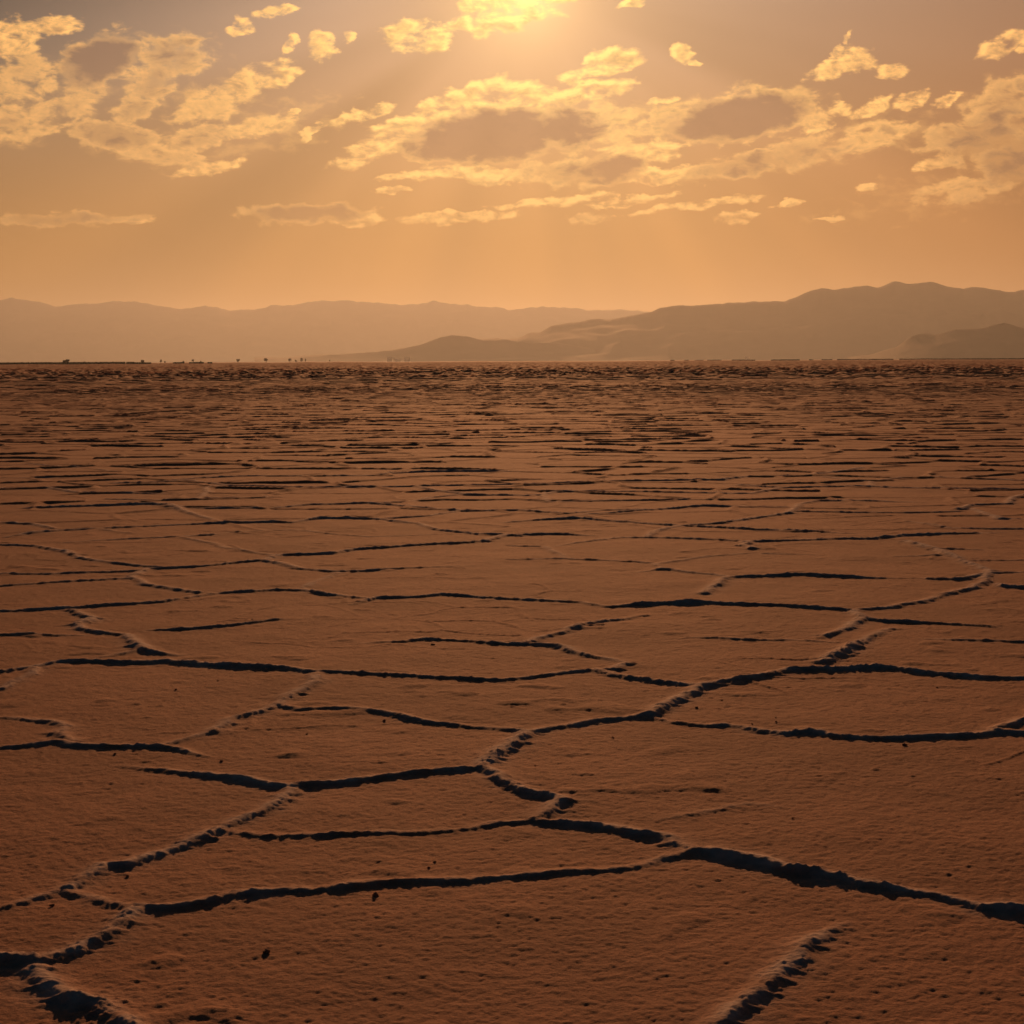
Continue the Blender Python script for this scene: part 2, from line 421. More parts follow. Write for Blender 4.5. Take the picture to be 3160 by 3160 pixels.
# ------------------------------------------------------------------ salt flat: crests of the pressure ridges (photo px, height cm)
RIDGES = [
    (1.6, [(255, 1708, 2.2), (311, 1708, 2.0), (380, 1698, 1.7), (440, 1685, 1.8), (494, 1679, 2.0), (539, 1678, 1.5), (592, 1680, 1.2), (645, 1673, 1.7), (706, 1665, 1.6), (801, 1659, 1.6), (885, 1658, 1.5), (976, 1653, 1.3), (1067, 1644, 1.1), (1154, 1640, 1.0), (1219, 1629, 1.1), (1272, 1614, 1.4), (1310, 1601, 2.4)]),
    (3.2, [(1310, 1600, 2.8), (1340, 1599, 3.5), (1380, 1607, 3.6), (1426, 1618, 3.6), (1479, 1633, 3.3), (1563, 1648, 3.0), (1627, 1665, 2.6), (1684, 1675, 2.1), (1749, 1684, 2.0), (1821, 1701, 1.6), (1850, 1705, 2.6), (1893, 1705, 3.2), (1932, 1711, 3.2), (2020, 1730, 2.8), (2120, 1735, 2.2)]),
    (2.2, [(1306, 1601), (1280, 1589), (1249, 1574), (1200, 1567), (1143, 1555), (1078, 1548), (1014, 1544)]),
    (1.0, [(1014, 1543, .8), (968, 1548, 1.1), (930, 1549, 1.2), (885, 1561, .6), (801, 1569, 1.0), (725, 1571, 1.2), (650, 1574, 1.2), (592, 1576, 1.1), (494, 1574, 1.1), (448, 1571, .7), (414, 1563, .7)]),
    (2.4, [(1014, 1540), (1029, 1524), (1056, 1508), (1040, 1498), (991, 1488), (945, 1465), (907, 1445)]),
    (2.3, [(907, 1445), (839, 1451), (771, 1456), (706, 1464), (649, 1470), (600, 1474), (562, 1477)]),
    (2.4, [(562, 1480, 2.2), (512, 1477, 2.5), (463, 1465, 2.8), (418, 1460, 2.6), (342, 1456, 1.6), (304, 1452, 1.2), (235, 1444.5, .4)]),
    (2.0, [(562, 1480), (532, 1507), (512, 1522), (475, 1536), (437, 1549), (408, 1564), (370, 1580), (330, 1595), (296, 1605), (243, 1624), (197, 1627), (167, 1645), (125, 1671)]),
    (1.1, [(125, 1672), (68, 1692), (0, 1711), (-80, 1729), (-200, 1740)]),
    (1.2, [(118, 1678), (160, 1690), (190, 1699), (232, 1708), (255, 1708)]),
    (2.2, [(252, 1714), (228, 1741), (205, 1757), (163, 1777), (129, 1793), (66, 1809)]),
    (3.0, [(66, 1808), (38, 1806), (0, 1806), (-80, 1800), (-200, 1812)]),
    (4.4, [(60, 1812, 1.8), (62, 1830, 2.2), (85, 1853, 2.5), (125, 1876, 3.0), (160, 1884, 3.3), (190, 1893, 3.0), (208, 1910, 2.6), (232, 1929, 2.6), (300, 1980, 4), (340, 2050, 3.5)]),
    (2.8, [(1600, 1741, .4), (1582, 1751, 1.0), (1544, 1766, 1.7), (1517, 1785, 1.9), (1502, 1808, 1.9), (1479, 1827, 1.9), (1456, 1846, 2.0), (1426, 1872, 2.1), (1388, 1899, 2.2), (1358, 1925, 2.2), (1320, 1965, 2.2), (1260, 2030, 2.2)]),
    (.7, [(1245, 1550, .2), (1308, 1535, .7), (1358, 1524, .8), (1403, 1515, .7), (1426, 1517, .5), (1480, 1523, .2)]),
    (2.0, [(-90, 1262), (0, 1266, 1.4), (57, 1258, 1.5), (110, 1247, 2.2), (160, 1244, 2.5), (213, 1247, 2.2), (323, 1245, 2.5), (380, 1250, 2.8), (456, 1255, 2.6), (532, 1258, 2.2), (588, 1267, 1.6), (645, 1266, 1.6), (721, 1270, 1.5), (801, 1275, 1.4), (847, 1277, 1.5), (953, 1281, 1.3), (1010, 1275, 1.4), (1067, 1267, 1.5), (1128, 1262, 1.4)]),
    (1.7, [(1128, 1264), (1158, 1272), (1204, 1279), (1249, 1283, 2.2), (1300, 1290, 2), (1330, 1292)]),
    (2.4, [(1335, 1289), (1396, 1279), (1456, 1270, 2), (1494, 1261, 2.2), (1578, 1259, 2.6), (1654, 1254, 3), (1692, 1256, 2.8), (1730, 1263, 2.6), (1791, 1270, 2.4), (1866, 1275, 2.2), (1932, 1277, 1.8), (2050, 1284, 1.6), (2200, 1280, 1)]),
    (2.6, [(1335, 1289), (1304, 1304), (1274, 1317), (1255, 1328), (1228, 1345), (1173, 1352, 2.0), (1135, 1356, 2.2), (1067, 1368, 1.6), (1025, 1374, 2), (999, 1379)]),
    (2.7, [(1000, 1379), (976, 1397), (953, 1410), (923, 1427), (905, 1445)]),
    (1.7, [(995, 1378, 1.6), (934, 1371, 1), (877, 1367, 1.2), (820, 1361, 1.5), (763, 1350, 1.9), (725, 1342, 1.9), (683, 1336, 1.6), (607, 1334, 1.3), (569, 1336, 1.2), (524, 1328, 1.8)]),
    (1.6, [(524, 1327), (490, 1340), (448, 1351), (429, 1363), (402, 1378), (364, 1389, 1.0), (311, 1403, 1.0)]),
    (1.9, [(380, 1425, .6), (342, 1411, 1.6), (296, 1404, 2.2), (243, 1405), (190, 1405), (129, 1403), (102, 1397, 2), (61, 1403), (0, 1410, 1), (-100, 1416)]),
    (1.4, [(128, 1398), (114, 1382), (118, 1368), (95, 1359), (57, 1356, .9), (0, 1354, .8), (-90, 1352)]),
    (1.7, [(526, 1325), (534, 1317), (552, 1307), (581, 1294), (597, 1281), (597, 1270)]),
    (2.0, [(1228, 1352, .8), (1270, 1362, .9), (1312, 1365, 1.2), (1358, 1366, 1.5), (1396, 1370, 1.5), (1441, 1378, 1.8), (1479, 1382, 2), (1532, 1376, 3), (1563, 1384, 2), (1597, 1389, 2), (1654, 1389, 1.8), (1692, 1389, 2.2), (1791, 1385, 2.4), (1844, 1385, 1.8), (1882, 1376, 2.3), (1932, 1380, 2.3), (2060, 1386, 2)]),
    (1.8, [(1880, 1374), (1901, 1366), (1932, 1357), (2010, 1338)]),
    (1.6, [(6, 1297), (34, 1283), (57, 1272), (66, 1260)]),
    (1.5, [(680, 1213, .3), (720, 1210, .8), (763, 1209, 1), (801, 1204, 1.6), (885, 1207, 1.2), (953, 1212, 1.6), (1029, 1213, 2), (1067, 1218, 2.6), (1082, 1228, 2), (1116, 1237), (1150, 1243), (1181, 1251, 1.8), (1160, 1261, 2), (1132, 1263)]),
    (1.6, [(990, 1210), (1021, 1201), (1067, 1190), (1093, 1178, 2), (1143, 1169), (1215, 1160, .6)]),
    (.9, [(1285, 1204, .2), (1331, 1203, .7), (1407, 1206, 1.2), (1502, 1208, .7), (1575, 1211, .5)]),
    (1.6, [(1559, 1198), (1601, 1184), (1627, 1165, 2.2), (1673, 1170, 1.9), (1768, 1175, 1.5), (1844, 1180, 1), (1890, 1186, .2)]),
    (1.8, [(1627, 1165), (1612, 1150)]),
    (2.5, [(1680, 1186, 1), (1639, 1203, 1.4), (1604, 1218, 3), (1580, 1232, 3), (1553, 1247, 2)]),
    (1.0, [(1740, 1206, .3), (1806, 1207), (1932, 1210, 1.3), (2050, 1213)]),
    (1.4, [(-60, 1195), (0, 1196), (68, 1196), (165, 1199, .3)]),
    (2.1, [(186, 1191, 1.2), (235, 1196, 1.6), (258, 1215, 2.4), (266, 1221, 2.6), (296, 1228, 2.2), (338, 1235, .6)]),
    (1.0, [(258, 1226), (228, 1232), (190, 1240, .4)]),
    (1.8, [(137, 1150), (150, 1158), (182, 1165), (140, 1177), (152, 1185), (186, 1191)]),
    (1.5, [(285, 1188, .6), (342, 1184, 2), (418, 1179, 1.5), (528, 1168, 1)]),
    (1.8, [(-60, 1152), (0, 1152, 1.5), (81, 1148, 1.8), (110, 1146, 2.4), (142, 1145, 1.8), (213, 1140, 1.8), (304, 1135, 1.3), (375, 1124, 1.2), (405, 1119, 1), (456, 1115, 1.8), (526, 1111, 1.8), (572, 1111, 1.5), (602, 1116, 2.2), (653, 1123, 1.2), (693, 1127, .8)]),
    (1.8, [(665, 1140, .5), (709, 1126, 2), (790, 1126, 1.5), (830, 1120, 1.8), (978, 1129, 1.8), (1025, 1131, 1.6), (1095, 1135, 1.2), (1146, 1144, 1), (1197, 1138, 2.4), (1308, 1133, 3.2), (1338, 1135, 2), (1460, 1140, 2.2), (1551, 1145, 2.4), (1612, 1150, 1.8)]),
    (1.6, [(1615, 1149), (1673, 1145), (1733, 1135), (1774, 1124), (1835, 1109), (1862, 1098)]),
    (1.7, [(1540, 1145, 1), (1662, 1090, 0.01)][:0] or [(1754, 1091, 1.6), (1800, 1092, 2.2), (1825, 1090, 2.4), (1865, 1080, 1.6), (1932, 1078, .8), (2050, 1076)]),
    (2.5, [(1880, 1101, 1), (1900, 1104, 2.4), (1932, 1106, 2.6), (2060, 1108, 1.5)]),
    (2.0, [(1330, 1117), (1354, 1101), (1374, 1088)]),
    (2.2, [(1374, 1087, 1.8), (1440, 1085, 2), (1510, 1082, 2.8), (1581, 1086, 2.3), (1640, 1089, 1.8), (1700, 1091, .5), (1754, 1091, .5)]),
    (1.3, [(1200, 1079, .4), (1247, 1073), (1298, 1078), (1374, 1087)]),
    (.9, [(1247, 1074), (1236, 1063), (1283, 1057), (1338, 1048), (1409, 1043, .4)]),
    (1.8, [(1420, 1034), (1404, 1028), (1414, 1020), (1490, 1018, 1.4), (1590, 1015, 1.8), (1652, 1015, 2), (1703, 1008, 2.2), (1784, 1005, 1.8), (1890, 1004, .4)]),
    (1.7, [(1708, 1020), (1764, 1034, 2.2), (1814, 1056), (1865, 1074), (1862, 1096)]),
    (1.0, [(1774, 1035), (1800, 1034, 1.5), (1870, 1038, .3)]),
    (.9, [(1683, 1049, .3), (1764, 1047, 1.2)]),
    (.8, [(1445, 1043, 1), (1530, 1046, .3)]),
    (.9, [(1840, 1057), (1932, 1056), (2050, 1055)]),
    (1.4, [(-80, 1081), (0, 1081), (101, 1081), (253, 1076)]),
    (1.2, [(-80, 1105), (0, 1104), (142, 1096), (243, 1091)]),
    (1.6, [(253, 1076), (283, 1072), (395, 1066), (486, 1056)]),
    (1.7, [(276, 1074), (248, 1089), (273, 1101), (324, 1109), (375, 1116, 2)]),
    (1.4, [(-60, 1024), (0, 1027), (66, 1029), (121, 1038, 1.8), (152, 1052), (213, 1061), (299, 1069)]),
    (1.4, [(486, 1056), (526, 1061, 1.8), (562, 1072), (633, 1077), (690, 1075, 1.8), (734, 1073), (870, 1068, .3)]),
    (1.1, [(572, 1110), (597, 1096), (638, 1080)]),
    (1.7, [(499, 1056), (526, 1046, 2), (623, 1042, 2.2), (673, 1035), (770, 1028), (861, 1024), (911, 1020), (952, 1010), (1045, 1005, 2.2), (1120, 1010, .5)]),
    (.9, [(511, 1046), (425, 1033), (405, 1025), (334, 1013)]),
    (1.2, [(110, 1024, .4), (223, 1017), (324, 1013), (400, 1008, 1.6)]),
    (1.6, [(10, 1013, .5), (56, 1005, 2.2), (111, 1000, 1.6), (182, 997, 1.2), (324, 990, 1.5), (425, 985, 2.2), (516, 983, 2), (552, 985, 1.2), (602, 976, 2.6), (709, 977, 2), (790, 987), (820, 998), (896, 1006), (978, 1010)]),
    (1.3, [(-60, 980), (0, 985), (61, 987, 1.8), (101, 996)]),
    (.8, [(192, 998), (248, 1006, .3)]),
    (.7, [(415, 1006, .3), (506, 1000), (557, 1000), (618, 1006), (694, 1012), (810, 1009, .4)]),
    (2.2, [(40, 959, .8), (70, 957, 2.2), (152, 954, 2.2), (283, 949, 2.6), (324, 953, 2.5), (349, 965, 1.6), (405, 980, 1)]),
    (1.6, [(354, 959, .6), (420, 958, 1.9), (506, 958, 1.2), (582, 951, 1.6), (699, 948, 1.9), (759, 954), (820, 958), (871, 963), (978, 961), (1065, 968, 1.5), (1136, 962, 1), (1227, 961)]),
    (1.3, [(734, 976), (810, 972), (861, 964)]),
    (1.7, [(954, 985, 1), (1030, 979), (1090, 976, 2.2), (1156, 982), (1278, 990), (1389, 996), (1536, 1002), (1620, 1007, .3)]),
    (1.6, [(1222, 1012), (1237, 1002), (1283, 991), (1359, 985), (1424, 976), (1490, 967), (1511, 950, 1.1), (1541, 944), (1632, 944), (1740, 948, .4)]),
    (1.3, [(1495, 964), (1612, 966), (1713, 966), (1804, 964)]),
    (1.2, [(1050, 1030, .4), (1121, 1019), (1166, 1013), (1298, 1015), (1409, 1020)]),
    (1.0, [(969, 1028), (1025, 1030), (1050, 1043), (1065, 1052)]),
    (1.0, [(960, 1056, .5), (1065, 1052, 1.4), (1156, 1057), (1227, 1061)]),
    (1.4, [(1713, 983, .5), (1764, 990), (1789, 995), (1932, 997), (2050, 998)]),
    (1.8, [(1810, 959), (1835, 952), (1905, 949), (1911, 938), (1932, 933), (2040, 930)]),
    (1.4, [(1810, 960), (1835, 960), (1885, 977, 2), (1932, 979), (2040, 980)]),
    (1.5, [(-70, 922), (0, 921), (91, 920), (147, 928, 2), (238, 929, 1.8), (354, 932, .5)]),
    (1.2, [(202, 941), (314, 943), (375, 941), (390, 929), (385, 919), (415, 916)]),
    (1.4, [(390, 938), (486, 938), (542, 938, .4)]),
    (1.4, [(213, 911), (304, 909), (354, 906), (435, 915), (557, 918), (678, 918, 2), (785, 917, 1.8), (830, 926, 1.8), (881, 932, 2.4), (978, 933)]),
    (1.2, [(724, 948), (780, 946), (810, 938), (875, 932)]),
    (1.6, [(785, 916), (978, 913), (1156, 907), (1278, 905, 1.8), (1359, 904, 2.2), (1409, 898), (1521, 896), (1571, 890), (1627, 882)]),
    (1.8, [(466, 897), (683, 897, 1.3), (759, 891), (805, 888, 2.8), (900, 888, 2.8), (978, 890, 1)]),
    (0.8, [(-50, 902), (0, 902), (233, 900)]), (1.4, [(324, 905), (415, 899, 2), (470, 897)]),
    (1.0, [(-60, 880), (0, 878), (61, 876, 1.4), (132, 880), (223, 889, .7)]),
    (1.4, [(984, 934), (1020, 933), (1045, 928), (1121, 926), (1278, 928), (1384, 930), (1419, 930), (1475, 919)]),
    (1.2, [(1022, 933), (1030, 947)]),
    (1.1, [(1045, 947), (1207, 943), (1389, 942, .7)]),
    (1.4, [(1100, 970), (1227, 961), (1328, 953, 2), (1480, 956)]),
    (1.6, [(1394, 914), (1480, 919), (1622, 916), (1713, 920), (1932, 921), (2060, 922)]),
    (1.2, [(1556, 899), (1642, 909), (1645, 917)]), (1.2, [(1655, 906), (1703, 901), (1764, 899), (1932, 906), (2040, 908)]),
]

rng = np.random.default_rng(7)
# polar sheet: dense towards the horizon in front, coarse elsewhere
th = np.concatenate([
    np.linspace(-math.pi, -0.85, 34, endpoint=False), np.linspace(-0.85, -0.33, 150, endpoint=False),
    np.linspace(-0.33, 0.33, 760, endpoint=False), np.linspace(0.33, 0.85, 150, endpoint=False),
    np.linspace(0.85, math.pi, 34, endpoint=False)])
r = [0.25]
while r[-1] < 28500:
    q = r[-1]
    if q < 3.6: s_ = 0.12
    elif q < 4.3: s_ = 0.02
    elif q < 42: s_ = q * 0.00165
    elif q < 110: s_ = 0.075
    elif q < 1500: s_ = min(1.25, max(0.075, (q - 90) * 0.0034))
    elif q < 2700: s_ = 2.5
    else: s_ = q * 0.08
    r.append(q + s_)
r = np.array(r)
NR, NC = len(r), len(th)
X = (r[:, None] * np.sin(th)[None, :])
Y = (r[:, None] * np.cos(th)[None, :])
print("salt sheet", NR, NC, NR * NC)
Z = np.zeros((NR, NC), np.float32)
near = int(np.searchsorted(r, 45.0))

# domain warp: ragged ridge lines
Xn, Yn = X[:near], Y[:near]
wx = 0.026 * fbm(Xn * 6, Yn * 6, 11, 2) + 0.006 * fbm(Xn * 22, Yn * 22, 31, 2)
wy = 0.026 * fbm(Xn * 6, Yn * 6, 21, 2) + 0.006 * fbm(Xn * 22, Yn * 22, 41, 2)
XW, YW = (Xn + wx), (Yn + wy)
lump = 1.0 + 0.40 * fbm(Xn * 8, Yn * 8, 51, 4, 0.6)
ridge = np.zeros_like(Xn, dtype=np.float32)
rub = np.zeros_like(Xn, dtype=np.float32)


def stamp(x0, y0, h0, x1, y1, h1):
    hm = max(h0, h1)
    pad = 0.10 + 4.5 * hm
    xa, xb = min(x0, x1) - pad, max(x0, x1) + pad
    ya, yb = min(y0, y1) - pad, max(y0, y1) + pad
    cor = [(xa, ya), (xa, yb), (xb, ya), (xb, yb)]
    rs = [math.hypot(*c) for c in cor]; ts = [math.atan2(*c) for c in cor]
    rmin = min(rs); rmin = min(rmin, ya if xa < 0 < xb else rmin)
    i0, i1 = np.searchsorted(r, rmin), np.searchsorted(r, max(rs)) + 1
    j0, j1 = np.searchsorted(th, min(ts)), np.searchsorted(th, max(ts)) + 1
    i1 = min(i1, near)
    if i0 >= i1 or j0 >= j1: return
    A = XW[i0:i1, j0:j1]; B = YW[i0:i1, j0:j1]
    ex, ey = x1 - x0, y1 - y0
    L2 = ex * ex + ey * ey + 1e-9
    tt = np.clip(((A - x0) * ex + (B - y0) * ey) / L2, 0, 1)
    dx_ = A - (x0 + tt * ex); dy_ = B - (y0 + tt * ey)
    d = np.sqrt(dx_ * dx_ + dy_ * dy_)
    # away from the camera the plate climbs gently to the crest, towards it the edge breaks off
    rad = math.hypot((x0 + x1) / 2, (y0 + y1) / 2)
    nsgn = (dx_ * (x0 + x1) + dy_ * (y0 + y1)) / (2 * rad + 1e-6)
    hh = (h0 + (h1 - h0) * tt)
    wd = 0.012 + 0.60 * hh + rad * 0.0006
    al = abs(ex * (x0 + x1) + ey * (y0 + y1)) / (2 * rad * math.sqrt(L2) + 1e-6)
    wd = np.where(nsgn > 0, wd * 1.7, wd * (0.75 + 0.30 * al * al)) * (1 + 0.08 * al)
    pr = hh * np.exp(-(d / wd) ** 2.0)
    R_ = ridge[i0:i1, j0:j1]
    np.maximum(R_, pr, out=R_)
    Q_ = rub[i0:i1, j0:j1]
    np.maximum(Q_, hh / 0.02 * np.exp(-(d / (0.045 + hh * 2.0)) ** 2), out=Q_)


for h, pts in RIDGES:
    P3 = []
    for p in pts:
        hh = (p[2] if len(p) > 2 else h) / 100 * 0.69
        gx, gy = ground(p[0], p[1], hh * 0.8)
        hh *= (1 + 0.20 * min(1, max(0, (gy - 7) / 5))) * (1 + 0.30 * min(1, max(0, (gy - 14) / 12)))
        P3.append((gx, gy, hh))
    for a_, b_ in zip(P3[:-1], P3[1:]):
        ln = math.hypot(b_[0] - a_[0], b_[1] - a_[1])
        n = max(1, int(ln / 0.5))
        for k in range(n):
            f0, f1 = k / n, (k + 1) / n
            stamp(*[a_[i] + (b_[i] - a_[i]) * f0 for i in range(3)], *[a_[i] + (b_[i] - a_[i]) * f1 for i in range(3)])

# polygons beyond the traced ones, and around them
CELL = 1.35


def cells(x, y, cell, seed, hgt, wmin, step):
    gx, gy = np.floor(x / cell), np.floor(y / cell)
    f1 = np.full(x.shape, 1e9, np.float32); f2 = f1.copy()
    i1 = np.zeros(x.shape, np.float32); i2 = i1.copy()
    x1 = i1.copy(); y1 = i1.copy(); x2 = i1.copy(); y2 = i1.copy()
    for a in (-1, 0, 1):
        for b in (-1, 0, 1):
            cx, cy = gx + a, gy + b
            px = ((cx + 0.5 + 0.85 * (_h(cx, cy, seed) - 0.5)) * cell).astype(np.float32)
            py = ((cy + 0.5 + 0.85 * (_h(cx, cy, seed + 5) - 0.5)) * cell).astype(np.float32)
            idn = _h(cx, cy, seed + 9)
            d = (x - px) ** 2 + (y - py) ** 2
            m1 = d < f1
            m2 = (~m1) & (d < f2)
            f2 = np.where(m1, f1, np.where(m2, d, f2)); i2 = np.where(m1, i1, np.where(m2, idn, i2))
            x2 = np.where(m1, x1, np.where(m2, px, x2)); y2 = np.where(m1, y1, np.where(m2, py, y2))
            f1 = np.where(m1, d, f1); i1 = np.where(m1, idn, i1); x1 = np.where(m1, px, x1); y1 = np.where(m1, py, y1)
    sepd = np.sqrt((x2 - x1) ** 2 + (y2 - y1) ** 2) + 1e-4
    ed = np.abs(f2 - f1) / (2 * sepd)
    pair = np.modf((i1 + i2) * 57.31)[0]
    hh = hgt * np.clip(pair * 1.2 + 0.25, 0.0, 1.2) * (1 + 0.6 * fbm(x / cell * 2.5, y / cell * 2.5, 91, 2))
    hh = np.maximum(hh, 0)
    wd = np.maximum(wmin, step * 0.62) + 0.7 * hh
    return hh * np.exp(-(ed / wd) ** 2)


def sect(a, b, cell, seed, hgt, wmin):
    i0, i1 = np.searchsorted(r, a), np.searchsorted(r, b)
    x, y = X[i0:i1], Y[i0:i1]
    xw = x + cell * 0.22 * fbm(x / cell * 1.1, y / cell * 1.1, seed + 60, 3)
    yw = y + cell * 0.22 * fbm(x / cell * 1.1, y / cell * 1.1, seed + 70, 3)
    return i0, i1, cells(xw, yw, cell, seed, hgt, wmin, np.minimum(np.gradient(r)[i0:i1, None], 4.0))


i0, i1, H = sect(4.0, 130, CELL, 4, 0.029, 0.026)
rr = r[i0:i1, None]
front = np.abs(th)[None, :] < 0.30
mask = np.where(front, np.clip((rr - 30.5) / 14.0, 0, .4) + np.clip((rr - 30.5) / 2.0, 0, .6) + .75 * np.clip((rr - 17) / 8, 0, 1) * np.clip((32.5 - rr) / 2, 0, 1), np.clip((np.abs(th)[None, :] - 0.30) / 0.05, 0, 1))
H = H * mask * np.clip((130 - rr) / 30, 0, 1)
Z[i0:i1] = np.maximum(Z[i0:i1], H)
i0, i1, H = sect(60, 420, 1.7, 8, 0.062, 0.08)
rr = r[i0:i1, None]
Z[i0:i1] = np.maximum(Z[i0:i1], H * np.clip((rr - 55) / 70, 0, 1) * np.clip((420 - rr) / 100, 0, 1))
i0, i1, H = sect(110, 1700, 3.4, 15, 0.32, 0.25)  # ridges raised far above the near ones so shaded fronts darken the distance
rr = r[i0:i1, None]
Z[i0:i1] = np.maximum(Z[i0:i1], H * np.clip((rr - 110) / 130, 0, 1) * np.clip((1700 - rr) / 200, 0, 1))

i0, i1, H = sect(1350, 2700, 9.0, 18, 0.48, 0.8)  # oversized ridges added to give a dark shaded edge below the horizon
Z[i0:i1] = np.maximum(Z[i0:i1], H * np.clip((r[i0:i1, None] - 1350) / 200, 0, 1) * np.clip((2700 - r[i0:i1, None]) / 200, 0, 1))
# far out, hummocks added so camera-facing slopes shade the ground darker
i0 = int(np.searchsorted(r, 90)); rr = r[i0:, None]
sc = np.maximum(1.1, rr * 0.012)
amp = np.clip((rr - 90) / 160, 0, 1) * 0.03 * sc
Z[i0:] += (amp * (vnoise(X[i0:] / (sc * 1.4), Y[i0:] / sc, 301) + 0.5 * vnoise(X[i0:] / (sc * .6), Y[i0:] / (sc * .55), 305))).astype(np.float32)

Z[:near] = np.maximum(Z[:near], ridge * np.clip(lump, 0.35, 1.6))
# fractured rubble along the ridges and the fine pitted crust of the plates
rubn = np.clip(fbm(Xn * 34, Yn * 34, 61, 3, 0.65) - 0.02, 0, 1) * np.clip(0.6 + 1.6 * fbm(Xn * 3, Yn * 3, 66, 2), 0, 1.6)
Z[:near] += (0.012 * rubn * np.clip(rub, 0, 1.6) + 0.0024 * np.clip(ridge / 0.012, 0, 1) * fbm(Xn * 60, Yn * 60, 69, 2, 0.7)).astype(np.float32)
fade = np.clip((40 - r[:near, None]) / 20, 0, 1)
pit = fbm(Xn * 46, Yn * 46, 71, 2, 0.7) + 0.55 * fbm(Xn * 14, Yn * 14, 77, 2, 0.5)
soft = fbm(Xn * 1.6, Yn * 1.6, 81, 3)
Z[:near] += (0.0029 * pit * fade + 0.008 * soft).astype(np.float32)
# scattered low blisters
bl = fbm(Xn * 4.2, Yn * 4.2, 101, 2)
Z[:near] += (0.028 * np.clip(bl - 0.38, 0, 1) * fade).astype(np.float32)
# grit and faint inner seams of the plates
gr_ = np.clip(vnoise(Xn * 17, Yn * 17, 111) - 0.385, 0, 1) * np.clip(0.5 + 2 * vnoise(Xn * 1.3, Yn * 1.3, 113), 0.1, 1.4)
Z[:near] += (0.028 * gr_ * fade).astype(np.float32)
i0, i1, H = sect(3.0, 32, 0.62, 121, 0.0045, 0.010)
gate = np.clip(0.15 + 2.4 * fbm(X[i0:i1] * 0.8, Y[i0:i1] * 0.8, 141, 2), 0, 1)
Z[i0:i1] += (H * gate * np.clip((32 - r[i0:i1, None]) / 10, 0, 1)).astype(np.float32)
flat = np_grid_mesh("salt_flat", X, Y, Z, salt, wrap=True)
tag(flat, kind='structure')
crest = np.zeros_like(Z)
crest[:near] = np.clip(np.maximum(ridge / 0.0125, rub * 0.60) * (0.8 + 0.8 * fbm(Xn * 9, Yn * 9, 131, 3)), 0, 1)
at = flat.data.attributes.new('crest', 'FLOAT', 'POINT')
at.data.foreach_set('value', crest.ravel().astype(np.float32))


def zat(x, y):
    rr_, tt_ = math.hypot(x, y), math.atan2(x, y)
    return float(Z[min(NR - 1, np.searchsorted(r, rr_)), min(NC - 1, np.searchsorted(th, tt_))])


# ------------------------------------------------------------------ mountains
rock = material("dusty_rock", (0.11, 0.088, 0.075), 0.95, 0.25, 0.0012, 0.1)
FAR = [(-420, 590), (-300, 572), (-180, 580), (-100, 575), (0, 567), (20, 560), (50, 564), (110, 577), (160, 574), (195, 572), (240, 566), (280, 574), (340, 583), (385, 576), (420, 583), (480, 585), (510, 577), (560, 573), (610, 568), (660, 567), (730, 572), (790, 574), (820, 568), (850, 574), (910, 577), (960, 583), (1020, 578), (1080, 581), (1120, 585), (1160, 583), (1200, 587), (1250, 592), (1350, 600), (1500, 605), (1700, 610), (2000, 605), (2300, 612)]
MID = [(480, 676), (506, 674), (607, 669), (734, 661), (790, 651), (830, 637), (855, 632), (911, 641), (978, 636), (1000, 627), (1020, 625), (1040, 612), (1085, 606), (1156, 601), (1207, 591), (1227, 589), (1247, 580), (1268, 577), (1339, 573), (1424, 567), (1480, 569), (1521, 553), (1551, 544), (1576, 547), (1637, 539), (1657, 541), (1683, 531), (1713, 536), (1754, 531), (1789, 541), (1819, 544), (1835, 540), (1865, 545), (1905, 550), (1932, 547), (2020, 556), (2130, 545), (2260, 575), (2400, 590)]
NEARC = [(560, 675), (640, 669), (734, 661), (790, 652), (830, 638), (855, 632), (885, 636), (911, 642), (950, 641), (978, 645), (1040, 646), (1110, 655), (1200, 662), (1330, 670), (1420, 676)]
FOOT = [(1600, 673), (1640, 668), (1690, 656), (1720, 634), (1744, 629), (1765, 631), (1804, 622), (1855, 618), (1875, 611), (1895, 608), (1932, 617), (2000, 622), (2100, 640), (2250, 668)]


def mountains(name, crest, dist, depth, seed, cols=420, rows=49):
    az_ = np.array([azel(*c)[0] for c in crest]); el_ = np.array([azel(*c)[1] for c in crest])
    a = np.linspace(az_[0], az_[-1], cols)
    e = np.interp(a, az_, el_)
    kx = a * dist / 600
    e = e + 0.0008 * fbm(kx * 4.5, kx * 0, seed, 5, 0.62)
    e = np.maximum(e, 0.0002)
    tt = np.linspace(-1, 0.6, rows)
    kk = np.arange(-60, 61); gk = np.exp(-(kk / 24.0) ** 2); gk /= gk.sum()
    eb = np.convolve(np.pad(e, 60, mode='edge'), gk, mode='valid')
    x = np.zeros((rows, cols)); y = x.copy(); z = x.copy()
    for i, s in enumerate(tt):
        d = dist + s * depth
        mixk = min(1.0, (abs(s) / 0.28)) ** 0.7
        hc = dist * np.tan(np.minimum(e * (1 - mixk) + eb * mixk, e * 1.04 + 0.0004))
        x[i] = d * np.sin(a); y[i] = d * np.cos(a)
        u = 1 - abs(s) if s <= 0 else 1 - s / 0.6
        rn_ = fbm(x[i] / 620, y[i] / 520, seed + 3, 5, 0.55)
        gul = 1 - np.abs(fbm(x[i] / 380, y[i] / 700, seed + 13, 3)) * 1.6
        prof = u ** 1.02
        z[i] = hc * (prof * (1 - 0.45 * (1 - u) * (1 - gul)) + 0.5 * rn_ * u * (1 - u)) - 12 * (1 - u)
    o = np_grid_mesh(name, x, y, z, rock)
    tag(o, kind='structure')
    return o


